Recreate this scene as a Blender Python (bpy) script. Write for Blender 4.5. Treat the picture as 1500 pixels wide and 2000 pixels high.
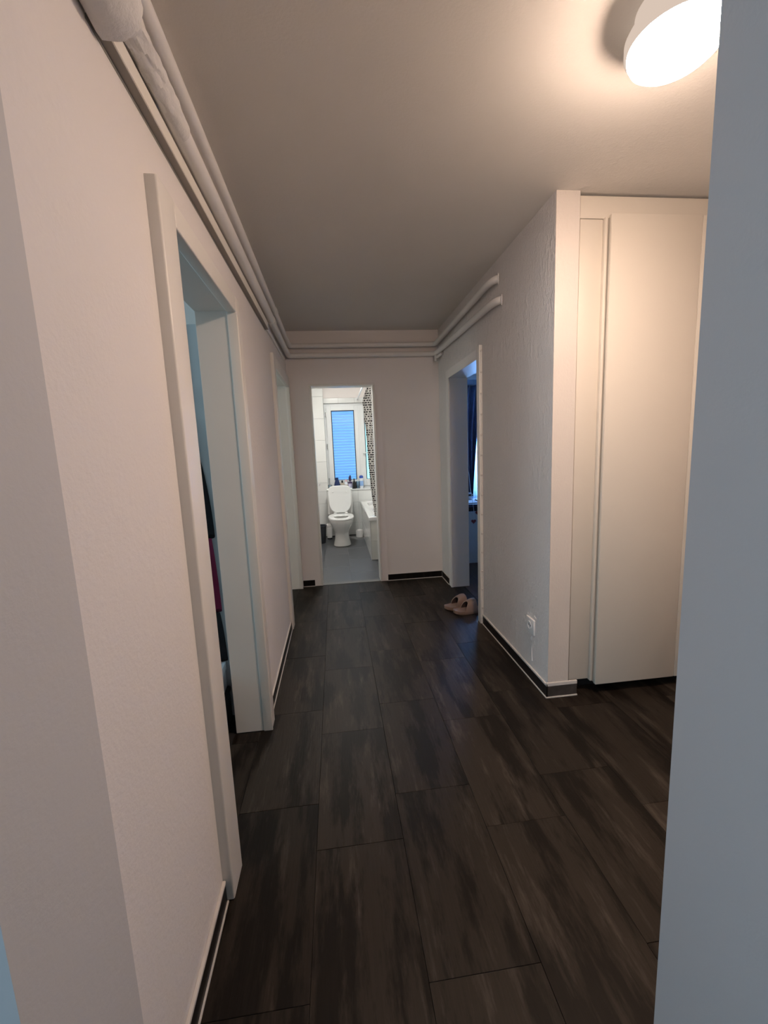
import bpy, bmesh, math, random
from mathutils import Vector, Matrix
random.seed(7)
for o in list(bpy.data.objects): bpy.data.objects.remove(o)
SC = bpy.context.scene
COL = SC.collection

# ------------------------------------------------------------------ camera
cd = bpy.data.cameras.new('camera'); cam = bpy.data.objects.new('camera', cd); COL.objects.link(cam)
cd.sensor_fit = 'VERTICAL'; cd.sensor_height = 24.0; cd.lens = 24.0*823.59/2000.0
cd.clip_start = 0.02; cd.clip_end = 200
R = Vector((0.99252143, -0.11522331, -0.04030886)); U = Vector((0.05657346, 0.14157499, 0.98830965)); F = Vector((0.10816959, 0.98319892, -0.14703479))
cam.matrix_world = Matrix(((R.x, U.x, -F.x, 0), (R.y, U.y, -F.y, 0), (R.z, U.z, -F.z, 1.37), (0, 0, 0, 1)))
SC.camera = cam
SC.view_settings.view_transform = 'Standard'; SC.view_settings.look = 'None'
SC.view_settings.gamma = 1.0; SC.view_settings.use_curve_mapping = False
SC.view_settings.exposure = 0.17

# ------------------------------------------------------------------ world: even pale daylight outside
W = bpy.data.worlds.new('world'); SC.world = W; W.use_nodes = True
W.node_tree.nodes['Background'].inputs[0].default_value = (0.36, 0.86, 1.0, 1)
W.node_tree.nodes['Background'].inputs[1].default_value = 1.6

LAMP_STRENGTH = 152.0
LAMP_COLOR = (1.0, 0.755, 0.60, 1)
BATH_FILL_LAMP = 82.0  # strength of the added lamp that brightens the bathroom

def sky_light(name, loc, to, sx, sy, power, col):
    l = bpy.data.lights.new(name, 'AREA'); l.shape = 'RECTANGLE'; l.size = sx; l.size_y = sy; l.energy = power; l.color = col
    o = bpy.data.objects.new(name, l); COL.objects.link(o); o.location = loc
    o.rotation_euler = (Vector(to)-Vector(loc)).to_track_quat('-Z', 'Y').to_euler()
    return o
BLUE = (0.60, 0.77, 1.0)
sky_light('daylight_bedroom_behind', (-2.1, -1.9, 1.55), (0.6, 0.4, 1.2), 1.6, 1.4, 38, BLUE)
sky_light('daylight_left_room', (-3.3, 1.5, 1.55), (0, 1.6, 1.2), 1.4, 1.3, 15, (0.72, 0.84, 1.0))
sky_light('daylight_kitchen', (-3.3, 3.6, 1.6), (0, 3.9, 1.4), 0.8, 1.2, 11, (1.0, 0.98, 0.90))
sky_light('daylight_right_room', (2.75, 7.25, 1.55), (2.3, 4, 1.2), 1.3, 1.5, 260, (0.40, 0.66, 1.0))

# ------------------------------------------------------------------ materials
def nt(name):
    m = bpy.data.materials.new(name); m.use_nodes = True
    t = m.node_tree; b = t.nodes['Principled BSDF']
    return m, t, b
def N(t, typ, **kw):
    n = t.nodes.new(typ)
    for k, v in kw.items(): setattr(n, k, v)
    return n
def plain(name, col, rough=0.5, metal=0.0, var=0.06, scale=8.0, bump=0.0, bscale=60.0, spec=0.5, coat=0.0, objvar=0.0):
    m, t, b = nt(name)
    tc = N(t, 'ShaderNodeTexCoord'); no = N(t, 'ShaderNodeTexNoise'); no.inputs['Scale'].default_value = scale; no.inputs['Detail'].default_value = 4
    t.links.new(tc.outputs['Object'], no.inputs['Vector'])
    mr = N(t, 'ShaderNodeMapRange'); mr.inputs['To Min'].default_value = 1-var; mr.inputs['To Max'].default_value = 1+var
    t.links.new(no.outputs['Fac'], mr.inputs['Value'])
    hv = N(t, 'ShaderNodeHueSaturation'); hv.inputs['Color'].default_value = (*col, 1)
    if objvar:
        oi = N(t, 'ShaderNodeObjectInfo'); m2 = N(t, 'ShaderNodeMapRange'); m2.inputs['To Min'].default_value = 1-objvar; m2.inputs['To Max'].default_value = 1+objvar
        t.links.new(oi.outputs['Random'], m2.inputs['Value'])
        mm = N(t, 'ShaderNodeMath', operation='MULTIPLY'); t.links.new(mr.outputs[0], mm.inputs[0]); t.links.new(m2.outputs[0], mm.inputs[1])
        t.links.new(mm.outputs[0], hv.inputs['Value'])
    else:
        t.links.new(mr.outputs[0], hv.inputs['Value'])
    t.links.new(hv.outputs[0], b.inputs['Base Color'])
    b.inputs['Roughness'].default_value = rough; b.inputs['Metallic'].default_value = metal
    b.inputs['Specular IOR Level'].default_value = spec; b.inputs['Coat Weight'].default_value = coat
    if bump:
        n2 = N(t, 'ShaderNodeTexNoise'); n2.inputs['Scale'].default_value = bscale; n2.inputs['Detail'].default_value = 6; n2.inputs['Roughness'].default_value = 0.6
        t.links.new(tc.outputs['Object'], n2.inputs['Vector'])
        bp = N(t, 'ShaderNodeBump'); bp.inputs['Strength'].default_value = bump; bp.inputs['Distance'].default_value = 0.01
        t.links.new(n2.outputs['Fac'], bp.inputs['Height']); t.links.new(bp.outputs[0], b.inputs['Normal'])
    return m

def plaster(name, col, strength, scale, stretch=(1, 1, 1), dist=0.012, lump=0.5):
    """painted plaster: fine grain plus patches of coarse lumps"""
    m, t, b = nt(name)
    tc = N(t, 'ShaderNodeTexCoord'); mp = N(t, 'ShaderNodeMapping'); mp.inputs['Scale'].default_value = stretch
    t.links.new(tc.outputs['Object'], mp.inputs[0])
    n1 = N(t, 'ShaderNodeTexNoise'); n1.inputs['Scale'].default_value = scale; n1.inputs['Detail'].default_value = 7; n1.inputs['Roughness'].default_value = 0.62
    n2 = N(t, 'ShaderNodeTexNoise'); n2.inputs['Scale'].default_value = scale*0.33; n2.inputs['Detail'].default_value = 3
    n3 = N(t, 'ShaderNodeTexNoise'); n3.inputs['Scale'].default_value = 2.2; n3.inputs['Detail'].default_value = 2
    for n in (n1, n2): t.links.new(mp.outputs[0], n.inputs['Vector'])
    t.links.new(tc.outputs['Object'], n3.inputs['Vector'])
    msk = N(t, 'ShaderNodeMapRange'); msk.inputs['From Min'].default_value = 0.45; msk.inputs['From Max'].default_value = 0.65; msk.inputs['To Min'].default_value = 0.25
    t.links.new(n3.outputs['Fac'], msk.inputs['Value'])
    lu = N(t, 'ShaderNodeMapRange'); lu.inputs['From Min'].default_value = 0.5; lu.inputs['From Max'].default_value = 0.72
    t.links.new(n2.outputs['Fac'], lu.inputs['Value'])
    a = N(t, 'ShaderNodeMath', operation='MULTIPLY'); t.links.new(lu.outputs[0], a.inputs[0]); t.links.new(msk.outputs[0], a.inputs[1])
    a2 = N(t, 'ShaderNodeMath', operation='MULTIPLY_ADD'); t.links.new(a.outputs[0], a2.inputs[0]); a2.inputs[1].default_value = lump; t.links.new(n1.outputs['Fac'], a2.inputs[2])
    bp = N(t, 'ShaderNodeBump'); bp.inputs['Strength'].default_value = strength; bp.inputs['Distance'].default_value = dist
    t.links.new(a2.outputs[0], bp.inputs['Height']); t.links.new(bp.outputs[0], b.inputs['Normal'])
    mr = N(t, 'ShaderNodeMapRange'); mr.inputs['To Min'].default_value = 0.96; mr.inputs['To Max'].default_value = 1.03
    t.links.new(n3.outputs['Fac'], mr.inputs['Value'])
    hv = N(t, 'ShaderNodeHueSaturation'); hv.inputs['Color'].default_value = (*col, 1); t.links.new(mr.outputs[0], hv.inputs['Value'])
    t.links.new(hv.outputs[0], b.inputs['Base Color'])
    b.inputs['Roughness'].default_value = 0.75; b.inputs['Specular IOR Level'].default_value = 0.25
    return m

def wood_tile(name, base, light, dark, rough=0.42):
    """dark wood-look floor tile: streaks along the tile, a different offset for every tile"""
    m, t, b = nt(name)
    tc = N(t, 'ShaderNodeTexCoord'); oi = N(t, 'ShaderNodeObjectInfo')
    sc = N(t, 'ShaderNodeVectorMath', operation='SCALE'); sc.inputs['Scale'].default_value = 37.0
    cb = N(t, 'ShaderNodeCombineXYZ'); 
    for i in range(3): t.links.new(oi.outputs['Random'], cb.inputs[i])
    t.links.new(cb.outputs[0], sc.inputs[0])
    ad = N(t, 'ShaderNodeVectorMath', operation='ADD'); t.links.new(tc.outputs['Object'], ad.inputs[0]); t.links.new(sc.outputs[0], ad.inputs[1])
    def streak(sx, sy, detail, rgh, lo, hi):
        mp = N(t, 'ShaderNodeMapping'); mp.inputs['Scale'].default_value = (sx, sy, 1); t.links.new(ad.outputs[0], mp.inputs[0])
        n = N(t, 'ShaderNodeTexNoise'); n.inputs['Scale'].default_value = 1.0; n.inputs['Detail'].default_value = detail; n.inputs['Roughness'].default_value = rgh
        t.links.new(mp.outputs[0], n.inputs['Vector'])
        r = N(t, 'ShaderNodeMapRange'); r.inputs['From Min'].default_value = lo; r.inputs['From Max'].default_value = hi
        t.links.new(n.outputs['Fac'], r.inputs['Value']); return r
    s1 = streak(20, 2.6, 7, 0.68, 0.54, 0.74)      # pale scuffs
    s2 = streak(9, 1.5, 6, 0.68, 0.48, 0.57)       # dark bands
    s3 = streak(150, 6, 4, 0.6, 0.3, 0.7)          # fine grain
    mx = N(t, 'ShaderNodeMix', data_type='RGBA'); mx.inputs['A'].default_value = (*base, 1); mx.inputs['B'].default_value = (*light, 1); t.links.new(s1.outputs[0], mx.inputs['Factor'])
    my = N(t, 'ShaderNodeMix', data_type='RGBA'); my.inputs['B'].default_value = (*dark, 1); t.links.new(mx.outputs['Result'], my.inputs['A'])
    k = N(t, 'ShaderNodeMath', operation='MULTIPLY'); k.inputs[1].default_value = 0.8; t.links.new(s2.outputs[0], k.inputs[0]); t.links.new(k.outputs[0], my.inputs['Factor'])
    vr = N(t, 'ShaderNodeMapRange'); vr.inputs['To Min'].default_value = 0.78; vr.inputs['To Max'].default_value = 1.2; t.links.new(oi.outputs['Random'], vr.inputs['Value'])
    gr = N(t, 'ShaderNodeMapRange'); gr.inputs['To Min'].default_value = 0.9; gr.inputs['To Max'].default_value = 1.1; t.links.new(s3.outputs[0], gr.inputs['Value'])
    vm = N(t, 'ShaderNodeMath', operation='MULTIPLY'); t.links.new(vr.outputs[0], vm.inputs[0]); t.links.new(gr.outputs[0], vm.inputs[1])
    hv = N(t, 'ShaderNodeHueSaturation'); t.links.new(my.outputs['Result'], hv.inputs['Color']); t.links.new(vm.outputs[0], hv.inputs['Value'])
    t.links.new(hv.outputs[0], b.inputs['Base Color'])
    b.inputs['Roughness'].default_value = rough; b.inputs['Specular IOR Level'].default_value = 0.13
    bp = N(t, 'ShaderNodeBump'); bp.inputs['Strength'].default_value = 0.15; bp.inputs['Distance'].default_value = 0.002
    t.links.new(s3.outputs[0], bp.inputs['Height']); t.links.new(bp.outputs[0], b.inputs['Normal'])
    return m

def glass(name, tint=(1, 1, 1), gl=0.08):
    m = bpy.data.materials.new(name); m.use_nodes = True; t = m.node_tree
    t.nodes.remove(t.nodes['Principled BSDF']); out = t.nodes['Material Output']
    tr = N(t, 'ShaderNodeBsdfTransparent'); tr.inputs[0].default_value = (*tint, 1)
    g = N(t, 'ShaderNodeBsdfGlossy'); g.inputs['Roughness'].default_value = 0.02
    lw = N(t, 'ShaderNodeFresnel'); lw.inputs[0].default_value = 1.45
    mx = N(t, 'ShaderNodeMixShader'); t.links.new(lw.outputs[0], mx.inputs[0]); t.links.new(tr.outputs[0], mx.inputs[1]); t.links.new(g.outputs[0], mx.inputs[2])
    t.links.new(mx.outputs[0], out.inputs[0]); return m

def sheer(name, col, trans, through=0.0):
    """thin translucent stuff: part diffuse, part translucent, part open weave"""
    m = bpy.data.materials.new(name); m.use_nodes = True; t = m.node_tree
    t.nodes.remove(t.nodes['Principled BSDF']); out = t.nodes['Material Output']
    d = N(t, 'ShaderNodeBsdfDiffuse'); d.inputs[0].default_value = (*col, 1)
    r = N(t, 'ShaderNodeBsdfTranslucent'); r.inputs[0].default_value = (*col, 1)
    mx = N(t, 'ShaderNodeMixShader'); mx.inputs[0].default_value = trans; t.links.new(d.outputs[0], mx.inputs[1]); t.links.new(r.outputs[0], mx.inputs[2])
    p = N(t, 'ShaderNodeBsdfTransparent'); m2 = N(t, 'ShaderNodeMixShader'); m2.inputs[0].default_value = through
    t.links.new(mx.outputs[0], m2.inputs[1]); t.links.new(p.outputs[0], m2.inputs[2]); t.links.new(m2.outputs[0], out.inputs[0]); return m

def emit(name, col, s):
    m = bpy.data.materials.new(name); m.use_nodes = True; t = m.node_tree
    t.nodes.remove(t.nodes['Principled BSDF']); e = N(t, 'ShaderNodeEmission'); e.inputs[0].default_value = col; e.inputs[1].default_value = s
    t.links.new(e.outputs[0], t.nodes['Material Output'].inputs[0]); return m

def dash_cloth(name):
    """white shower curtain printed with rows of short black dashes (UV: metres along the cloth, metres up)"""
    m, t, b = nt(name)
    uv = N(t, 'ShaderNodeUVMap'); sp = N(t, 'ShaderNodeSeparateXYZ'); t.links.new(uv.outputs[0], sp.inputs[0])
    def M(op, a, c=None, d=None):
        n = N(t, 'ShaderNodeMath', operation=op)
        for i, v in enumerate((a, c, d)):
            if v is None: continue
            if isinstance(v, (int, float)): n.inputs[i].default_value = v
            else: t.links.new(v, n.inputs[i])
        return n.outputs[0]
    vr = M('DIVIDE', sp.outputs[1], 0.027); row = M('FLOOR', vr); vf = M('FRACT', vr)
    w1 = N(t, 'ShaderNodeTexWhiteNoise', noise_dimensions='1D'); t.links.new(row, w1.inputs['W'])
    us = M('ADD', M('DIVIDE', sp.outputs[0], 0.062), M('MULTIPLY', w1.outputs['Value'], 9.0))
    cell = M('FLOOR', us); uf = M('FRACT', us)
    cb = N(t, 'ShaderNodeCombineXYZ'); t.links.new(cell, cb.inputs[0]); t.links.new(row, cb.inputs[1])
    w2 = N(t, 'ShaderNodeTexWhiteNoise', noise_dimensions='2D'); t.links.new(cb.outputs[0], w2.inputs['Vector'])
    ln = M('LESS_THAN', uf, M('MULTIPLY_ADD', w2.outputs['Value'], 0.5, 0.36))
    th = M('LESS_THAN', M('ABSOLUTE', M('SUBTRACT', vf, 0.5)), 0.26)
    k = M('MULTIPLY', ln, th)
    mx = N(t, 'ShaderNodeMix', data_type='RGBA'); mx.inputs['A'].default_value = (0.86, 0.86, 0.83, 1); mx.inputs['B'].default_value = (0.012, 0.012, 0.014, 1)
    t.links.new(k, mx.inputs['Factor']); t.links.new(mx.outputs['Result'], b.inputs['Base Color'])
    b.inputs['Roughness'].default_value = 0.6
    return m

M_ = {}
M_['wall'] = plaster('white wall paint', (0.80, 0.757, 0.732), 0.16, 95, lump=0.7)
M_['rough'] = plaster('coarse white wall plaster', (0.79, 0.745, 0.72), 0.58, 120, (1, 1, 0.55), lump=0.9)
M_['cream'] = plaster('cream column plaster', (0.66, 0.60, 0.545), 0.22, 110, (1, 1, 0.6), lump=0.8)
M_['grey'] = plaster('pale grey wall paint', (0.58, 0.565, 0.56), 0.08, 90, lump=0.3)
M_['smooth'] = plaster('smooth white wall paint', (0.84, 0.79, 0.762), 0.08, 90, lump=0.3)
M_['ceil'] = plaster('ceiling paint', (0.78, 0.745, 0.70), 0.10, 110, lump=0.4)
M_['trim'] = plain('white gloss trim paint', (0.80, 0.765, 0.715), 0.38, var=0.02, scale=3, bump=0.04, bscale=25)
M_['pipe'] = plain('painted pipe', (0.80, 0.775, 0.75), 0.45, var=0.03, bump=0.08, bscale=30)
M_['foam'] = plain('painted foam lagging', (0.74, 0.72, 0.70), 0.8, var=0.05, bump=0.7, bscale=28)
M_['ductdark'] = plain('dark grey duct underside', (0.32, 0.295, 0.265), 0.8, var=0.1)
M_['duct'] = plain('cream plastic duct', (0.83, 0.79, 0.71), 0.5, var=0.02)
M_['tile'] = wood_tile('dark wood-look floor tile', (0.030, 0.0228, 0.0172), (0.078, 0.062, 0.049), (0.0075, 0.0052, 0.0038), 0.45)
M_['skirt'] = wood_tile('dark skirting tile', (0.016, 0.013, 0.012), (0.026, 0.022, 0.020), (0.010, 0.008, 0.008), 0.35)
M_['skirtworn'] = plain('paint-smeared skirting tile', (0.055, 0.048, 0.044), 0.5, var=0.85, scale=26)
M_['grout'] = plain('dark floor grout', (0.016, 0.014, 0.013), 0.9)
M_['caulk'] = plain('white caulk', (0.66, 0.62, 0.58), 0.7, var=0.12, scale=14)
M_['bathtile'] = plain('slate grey bathroom floor tile', (0.075, 0.080, 0.090), 0.38, var=0.10, scale=9, objvar=0.08, bump=0.05, bscale=80)
M_['bathgrout'] = plain('grey floor grout', (0.20, 0.20, 0.20), 0.9)
M_['walltile'] = plain('white glazed wall tile', (0.80, 0.81, 0.79), 0.14, var=0.015, scale=3, objvar=0.02)
M_['walltile2'] = plain('pale glazed tub tile', (0.78, 0.79, 0.74), 0.16, var=0.015, scale=3, objvar=0.02)
M_['wallgrout'] = plain('wall tile grout', (0.50, 0.50, 0.49), 0.9)
M_['ceramic'] = plain('white sanitary ceramic', (0.84, 0.85, 0.83), 0.09, var=0.01, scale=2, coat=0.3)
M_['seat'] = plain('white toilet seat plastic', (0.84, 0.85, 0.84), 0.16, var=0.01, scale=2)
M_['enamel'] = plain('white tub enamel', (0.86, 0.87, 0.87), 0.08, var=0.01, scale=2, coat=0.3)
M_['chrome'] = plain('chrome', (0.75, 0.76, 0.78), 0.16, 1.0, var=0.02)
M_['pvc'] = plain('white window plastic', (0.80, 0.82, 0.82), 0.3, var=0.01)
M_['gasket'] = plain('black gasket rubber', (0.012, 0.013, 0.018), 0.6)
M_['glass'] = glass('window glass')
M_['tumbler'] = glass('tumbler glass', (0.80, 0.90, 0.97))
M_['slat'] = sheer('blue-white shutter plastic', (0.58, 0.70, 0.92), 0.7)
M_['dash'] = dash_cloth('dashed shower curtain cloth')
M_['cab'] = plain('cream white cupboard lacquer', (0.66, 0.60, 0.515), 0.42, var=0.015, scale=2, bump=0.03, bscale=40)
M_['cabin'] = plain('dark plinth', (0.010, 0.009, 0.009), 0.7)
M_['lampbase'] = plain('white lamp housing', (0.8, 0.78, 0.76), 0.4)
M_['lampglow'] = emit('lit lamp diffuser', LAMP_COLOR, LAMP_STRENGTH)
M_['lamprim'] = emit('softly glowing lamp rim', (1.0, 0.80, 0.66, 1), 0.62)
M_['bathglow'] = emit('added bathroom lamp diffuser', (1.0, 1.0, 0.95, 1), BATH_FILL_LAMP)
M_['sock'] = plain('white socket plastic', (0.84, 0.81, 0.79), 0.3, var=0.01)
M_['hole'] = plain('socket hole', (0.008, 0.008, 0.008), 0.8)
M_['slip'] = plain('dusty beige foam', (0.25, 0.165, 0.125), 0.6, var=0.06, scale=20, bump=0.1, bscale=120)
M_['slipin'] = plain('dark brown strap lining', (0.05, 0.028, 0.024), 0.8)
M_['navy'] = plain('navy bottle plastic', (0.012, 0.028, 0.11), 0.3)
M_['black'] = plain('black plastic', (0.010, 0.010, 0.012), 0.35)
M_['plum'] = plain('dark plum plastic', (0.045, 0.025, 0.09), 0.35)
M_['lilac'] = plain('white lilac plastic', (0.62, 0.60, 0.78), 0.35)
M_['bluecap'] = plain('blue cap plastic', (0.03, 0.10, 0.50), 0.35)
M_['whiteb'] = plain('white bottle plastic', (0.78, 0.82, 0.88), 0.3)
M_['paleb'] = plain('pale blue bottle plastic', (0.30, 0.50, 0.85), 0.3)
M_['beige'] = plain('beige carton', (0.50, 0.44, 0.36), 0.7)
M_['pink'] = plain('pale pink plastic', (0.70, 0.42, 0.45), 0.4)
M_['bin'] = plain('dark grey bin plastic', (0.035, 0.04, 0.05), 0.45)
M_['leaf'] = plain('pale door lacquer', (0.62, 0.64, 0.66), 0.45, var=0.02)
M_['coat'] = plain('black coat cloth', (0.010, 0.010, 0.013), 0.9, bump=0.3, bscale=90)
M_['magenta'] = plain('magenta cloth', (0.22, 0.012, 0.06), 0.85, bump=0.3, bscale=90)
M_['curt'] = plain('navy curtain velvet', (0.045, 0.050, 0.095), 0.65, var=0.5, scale=14)
M_['sheer'] = sheer('sheer white curtain', (0.36, 0.56, 0.90), 0.75, 0.12)
M_['deskdark'] = plain('dark desk top', (0.035, 0.05, 0.10), 0.35)
M_['deskwhite'] = plain('white desk panel', (0.62, 0.62, 0.62), 0.5, var=0.03)
M_['rail'] = plain('slate grey rail box', (0.13, 0.15, 0.19), 0.6)
M_['paper'] = plain('white paper', (0.75, 0.78, 0.82), 0.8)
M_['heart'] = plain('dark red card', (0.16, 0.012, 0.016), 0.6)
M_['laminate'] = wood_tile('brown laminate plank', (0.075, 0.050, 0.038), (0.10, 0.07, 0.055), (0.05, 0.033, 0.026), 0.4)

# ------------------------------------------------------------------ helpers
def BM(): return bmesh.new()
def box(bm, x0, x1, y0, y1, z0, z1, bev=0.0, seg=2):
    t = bmesh.new(); bmesh.ops.create_cube(t, size=1.0)
    for v in t.verts: v.co = Vector((x0+(v.co.x+.5)*(x1-x0), y0+(v.co.y+.5)*(y1-y0), z0+(v.co.z+.5)*(z1-z0)))
    if bev: bmesh.ops.bevel(t, geom=t.edges[:], offset=bev, segments=seg, affect='EDGES', profile=0.5)
    return merge(bm, t)
def merge(bm, t, mat=None):
    if mat is not None: bmesh.ops.transform(t, matrix=mat, verts=t.verts)
    me = bpy.data.meshes.new('tmp'); t.to_mesh(me); t.free(); bm.from_mesh(me); bpy.data.meshes.remove(me); return bm
def loft(bm, rings, cap0=True, cap1=True, close=True):
    vs = [[bm.verts.new(p) for p in r] for r in rings]; n = len(rings[0])
    for a, b in zip(vs[:-1], vs[1:]):
        for i in range(n if close else n-1):
            j = (i+1) % n; bm.faces.new((a[i], a[j], b[j], b[i]))
    if cap0: bm.faces.new(list(reversed(vs[0])))
    if cap1: bm.faces.new(vs[-1])
    return bm
def lathe(bm, prof, c, seg=24, cap0=True, cap1=True):
    return loft(bm, [[(c[0]+r*math.cos(2*math.pi*i/seg), c[1]+r*math.sin(2*math.pi*i/seg), c[2]+z) for i in range(seg)] for r, z in prof], cap0, cap1)
def tube(bm, pts, r, seg=14, cap=True):
    pts = [Vector(p) for p in pts]; rr = r if isinstance(r, (list, tuple)) else [r]*len(pts); rings = []; prev = None
    for i, p in enumerate(pts):
        d = (pts[min(i+1, len(pts)-1)]-pts[max(i-1, 0)]).normalized()
        if prev is None:
            u = d.cross(Vector((0, 0, 1)))
            if u.length < 1e-4: u = d.cross(Vector((1, 0, 0)))
        else: u = prev - d*prev.dot(d)
        u.normalize(); prev = u; w = d.cross(u)
        rings.append([p+rr[i]*(math.cos(2*math.pi*k/seg)*u+math.sin(2*math.pi*k/seg)*w) for k in range(seg)])
    return loft(bm, rings, cap, cap)
def arc(c, a, b, n=6):
    """quarter-bend points from a to b around corner c"""
    a, b, c = Vector(a), Vector(b), Vector(c)
    return [(1-t)**2*a+2*t*(1-t)*c+t*t*b for t in [i/n for i in range(n+1)]]
def rrect(x0, x1, y0, y1, r, z, n=6):
    out = []
    for cx, cy, a0 in ((x1-r, y1-r, 0), (x0+r, y1-r, 90), (x0+r, y0+r, 180), (x1-r, y0+r, 270)):
        for i in range(n+1):
            a = math.radians(a0+90*i/n); out.append((cx+r*math.cos(a), cy+r*math.sin(a), z))
    return out
def root_of(p):
    while p.parent: p = p.parent
    return p
def obj(name, bm, mat, parent=None, smooth=False, kind=None, label=None):
    bmesh.ops.recalc_face_normals(bm, faces=bm.faces[:])
    me = bpy.data.meshes.new(name); 
    if parent is not None:
        L = root_of(parent).location
        if L.length > 0: bmesh.ops.translate(bm, verts=bm.verts, vec=-L)
    if smooth:
        for f in bm.faces: f.smooth = True
    bm.to_mesh(me); bm.free(); me.materials.append(M_[mat])
    if smooth: me.set_sharp_from_angle(angle=math.radians(38))
    o = bpy.data.objects.new(name, me); COL.objects.link(o)
    if parent is not None: o.parent = parent
    if kind: o['kind'] = kind
    if label: o['label'] = label
    return o
def thing(name, label, cat, loc=(0, 0, 0), group=None):
    o = bpy.data.objects.new(name, None); COL.objects.link(o); o.location = loc; o.empty_display_size = 0.05
    o['label'] = label; o['category'] = cat
    if group: o['group'] = group
    return o
def tag(o, label, cat, group=None):
    o['label'] = label; o['category'] = cat
    if group: o['group'] = group
    return o
def struct(name, boxes, mat, parent=None, bev=0.0, label=None):
    bm = BM()
    for b in boxes: box(bm, *b, bev=bev)
    return obj(name, bm, mat, parent, kind='structure' if parent is None else None, label=label)
_cache = {}
def piece(name, cx, cy, cz, sx, sy, sz, mat, parent, bev=0.0):
    """one box-shaped piece, mesh data shared by size"""
    k = (name, round(sx, 4), round(sy, 4), round(sz, 4), mat, bev)
    if k not in _cache:
        bm = BM(); box(bm, -sx/2, sx/2, -sy/2, sy/2, -sz/2, sz/2, bev=bev, seg=1)
        me = bpy.data.meshes.new(name); bm.to_mesh(me); bm.free(); me.materials.append(M_[mat]); _cache[k] = me
    o = bpy.data.objects.new(name, _cache[k]); COL.objects.link(o); o.parent = parent
    o.location = Vector((cx, cy, cz))-root_of(parent).location if parent else (cx, cy, cz)
    return o

XL, XR, YB, H, YC = -0.4175, 1.074, 4.268, 2.51, 2.0145
XLo = -0.568      # far face of the left wall
XRo = 1.245       # far face of the right wall
YBo = 4.40        # far face of the back wall
YE = 6.84         # inner face of the outside wall

# ------------------------------------------------------------------ floor with its tiles
floor = struct('floor', [(-3.2, 3.7, -3.2, 7.0, -0.12, -0.006)], 'grout')
TW, TL, G = 0.305, 0.6125, 0.0011
cols = [-0.14+TW*k for k in range(-2, 10)]
def lay(x0, x1, y0, y1):
    for k, cx in enumerate(cols):
        a, b = max(cx, x0), min(cx+TW, x1)
        if b-a < 0.012: continue
        off = (1.302 if k % 2 == 0 else 0.888)-TL*8
        j = off
        while j < y1:
            c, d = max(j, y0), min(j+TL, y1)
            if d-c > 0.02:
                piece('floor_tile', (a+b)/2, (c+d)/2, -0.003+random.uniform(-.0004, .0004), b-a-G, d-c-G, 0.006, 'tile', floor, 0.0006)
            j += TL
lay(-0.445, 1.08, 0.65, 4.264)               # hall
lay(-0.57, -0.445, 1.29, 1.985)              # first door recess
lay(-0.57, -0.445, 3.30, 4.20)               # second door recess
lay(1.08, 1.19, 3.08, 3.90)                  # right door recess
lay(1.08, 2.45, 0.65, 2.09)                  # in front of the cupboard
lay(-0.385, 0.588, -0.6, 0.65)               # the doorway the picture is taken from
# bathroom floor
fb = struct('floor_bathroom', [(-0.50, 1.13, 4.30, 6.78, -0.0055, -0.002)], 'bathgrout')
for cx in (-0.523, -0.215, 0.105, 0.425, 0.745):
    for j in range(5):
        a, b = max(cx, -0.5), min(cx+0.32, 1.13); c, d = 4.335+0.61*j, min(4.335+0.61*(j+1), 6.78)
        if cx in (-0.523, 0.105, 0.745): c, d = max(4.335, c-0.305), min(6.78, d-0.305)
        if d-c > .02: piece('floor_tile', (a+b)/2, (c+d)/2, 0.0, b-a-0.003, d-c-0.003, 0.004, 'bathtile', fb, 0.001)
box_ = BM(); box(box_, -0.192, 0.402, 4.262, 4.335, -0.004, 0.004, bev=0.001); obj('trim_5', box_, 'bathgrout', kind='structure')
# right room floor
fr = struct('floor_right_room', [(1.19, 3.5, 2.72, 6.84, -0.0055, -0.001)], 'grout')
for i in range(12):
    for j in range(4):
        a = 1.20+0.19*i; c, d = max(2.73, 2.4+1.2*j+(i % 3)*0.4), min(6.83, 3.6+1.2*j+(i % 3)*0.4)
        if d > c: piece('floor_plank', a+0.094, (c+d)/2, 0.0, 0.187, d-c-0.002, 0.004, 'laminate', fr)

# ------------------------------------------------------------------ ceiling and walls
struct('ceiling', [(-3.2, 3.7, -3.2, 7.0, H, H+0.1)], 'ceil')
D1a, D1b, D1h = 1.27, 2.012, 2.008
D2a, D2b, D2h = 3.28, 4.222, 2.02
wl = struct('wall_left', [(XLo, XL, 0.645, D1a, 0, H), (XLo, XL, D1a, D1b, D1h, H), (XLo, XL, D1b, D2a, 0, H), (XLo, XL, D2a, D2b, D2h, H), (XLo, XL, D2b, YB, 0, H)], 'wall')
wb = struct('wall_back', [(-0.60, -0.215, YB, YBo, 0, H), (-0.215, 0.425, YB, YBo, 2.02, H), (0.425, XR, YB, YBo, 0, H)], 'smooth')
RDa, RDb, RDh = 3.07, 3.905, 1.995
wr = struct('wall_right', [(XR, XRo, YC+0.11, RDa, 0, H), (XR, 1.19, YC, YC+0.11, 0, H), (XR, XRo, RDa, RDb, RDh, H), (XR, XRo, RDb, YB+0.132, 0, H)], 'rough')
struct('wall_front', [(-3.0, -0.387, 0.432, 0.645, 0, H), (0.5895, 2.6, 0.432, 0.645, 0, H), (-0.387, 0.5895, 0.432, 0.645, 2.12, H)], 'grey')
struct('wall_cupboard_back', [(1.19, 2.6, 2.62, 2.70, 0, H), (2.5, 2.6, 0.645, 2.62, 0, H)], 'smooth')
bm = BM(); box(bm, XR, 1.19, YC-0.0045, YC-0.0002, 0.0, H-0.0005, bev=0.001); obj('column_face', bm, 'cream', wr)
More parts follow.
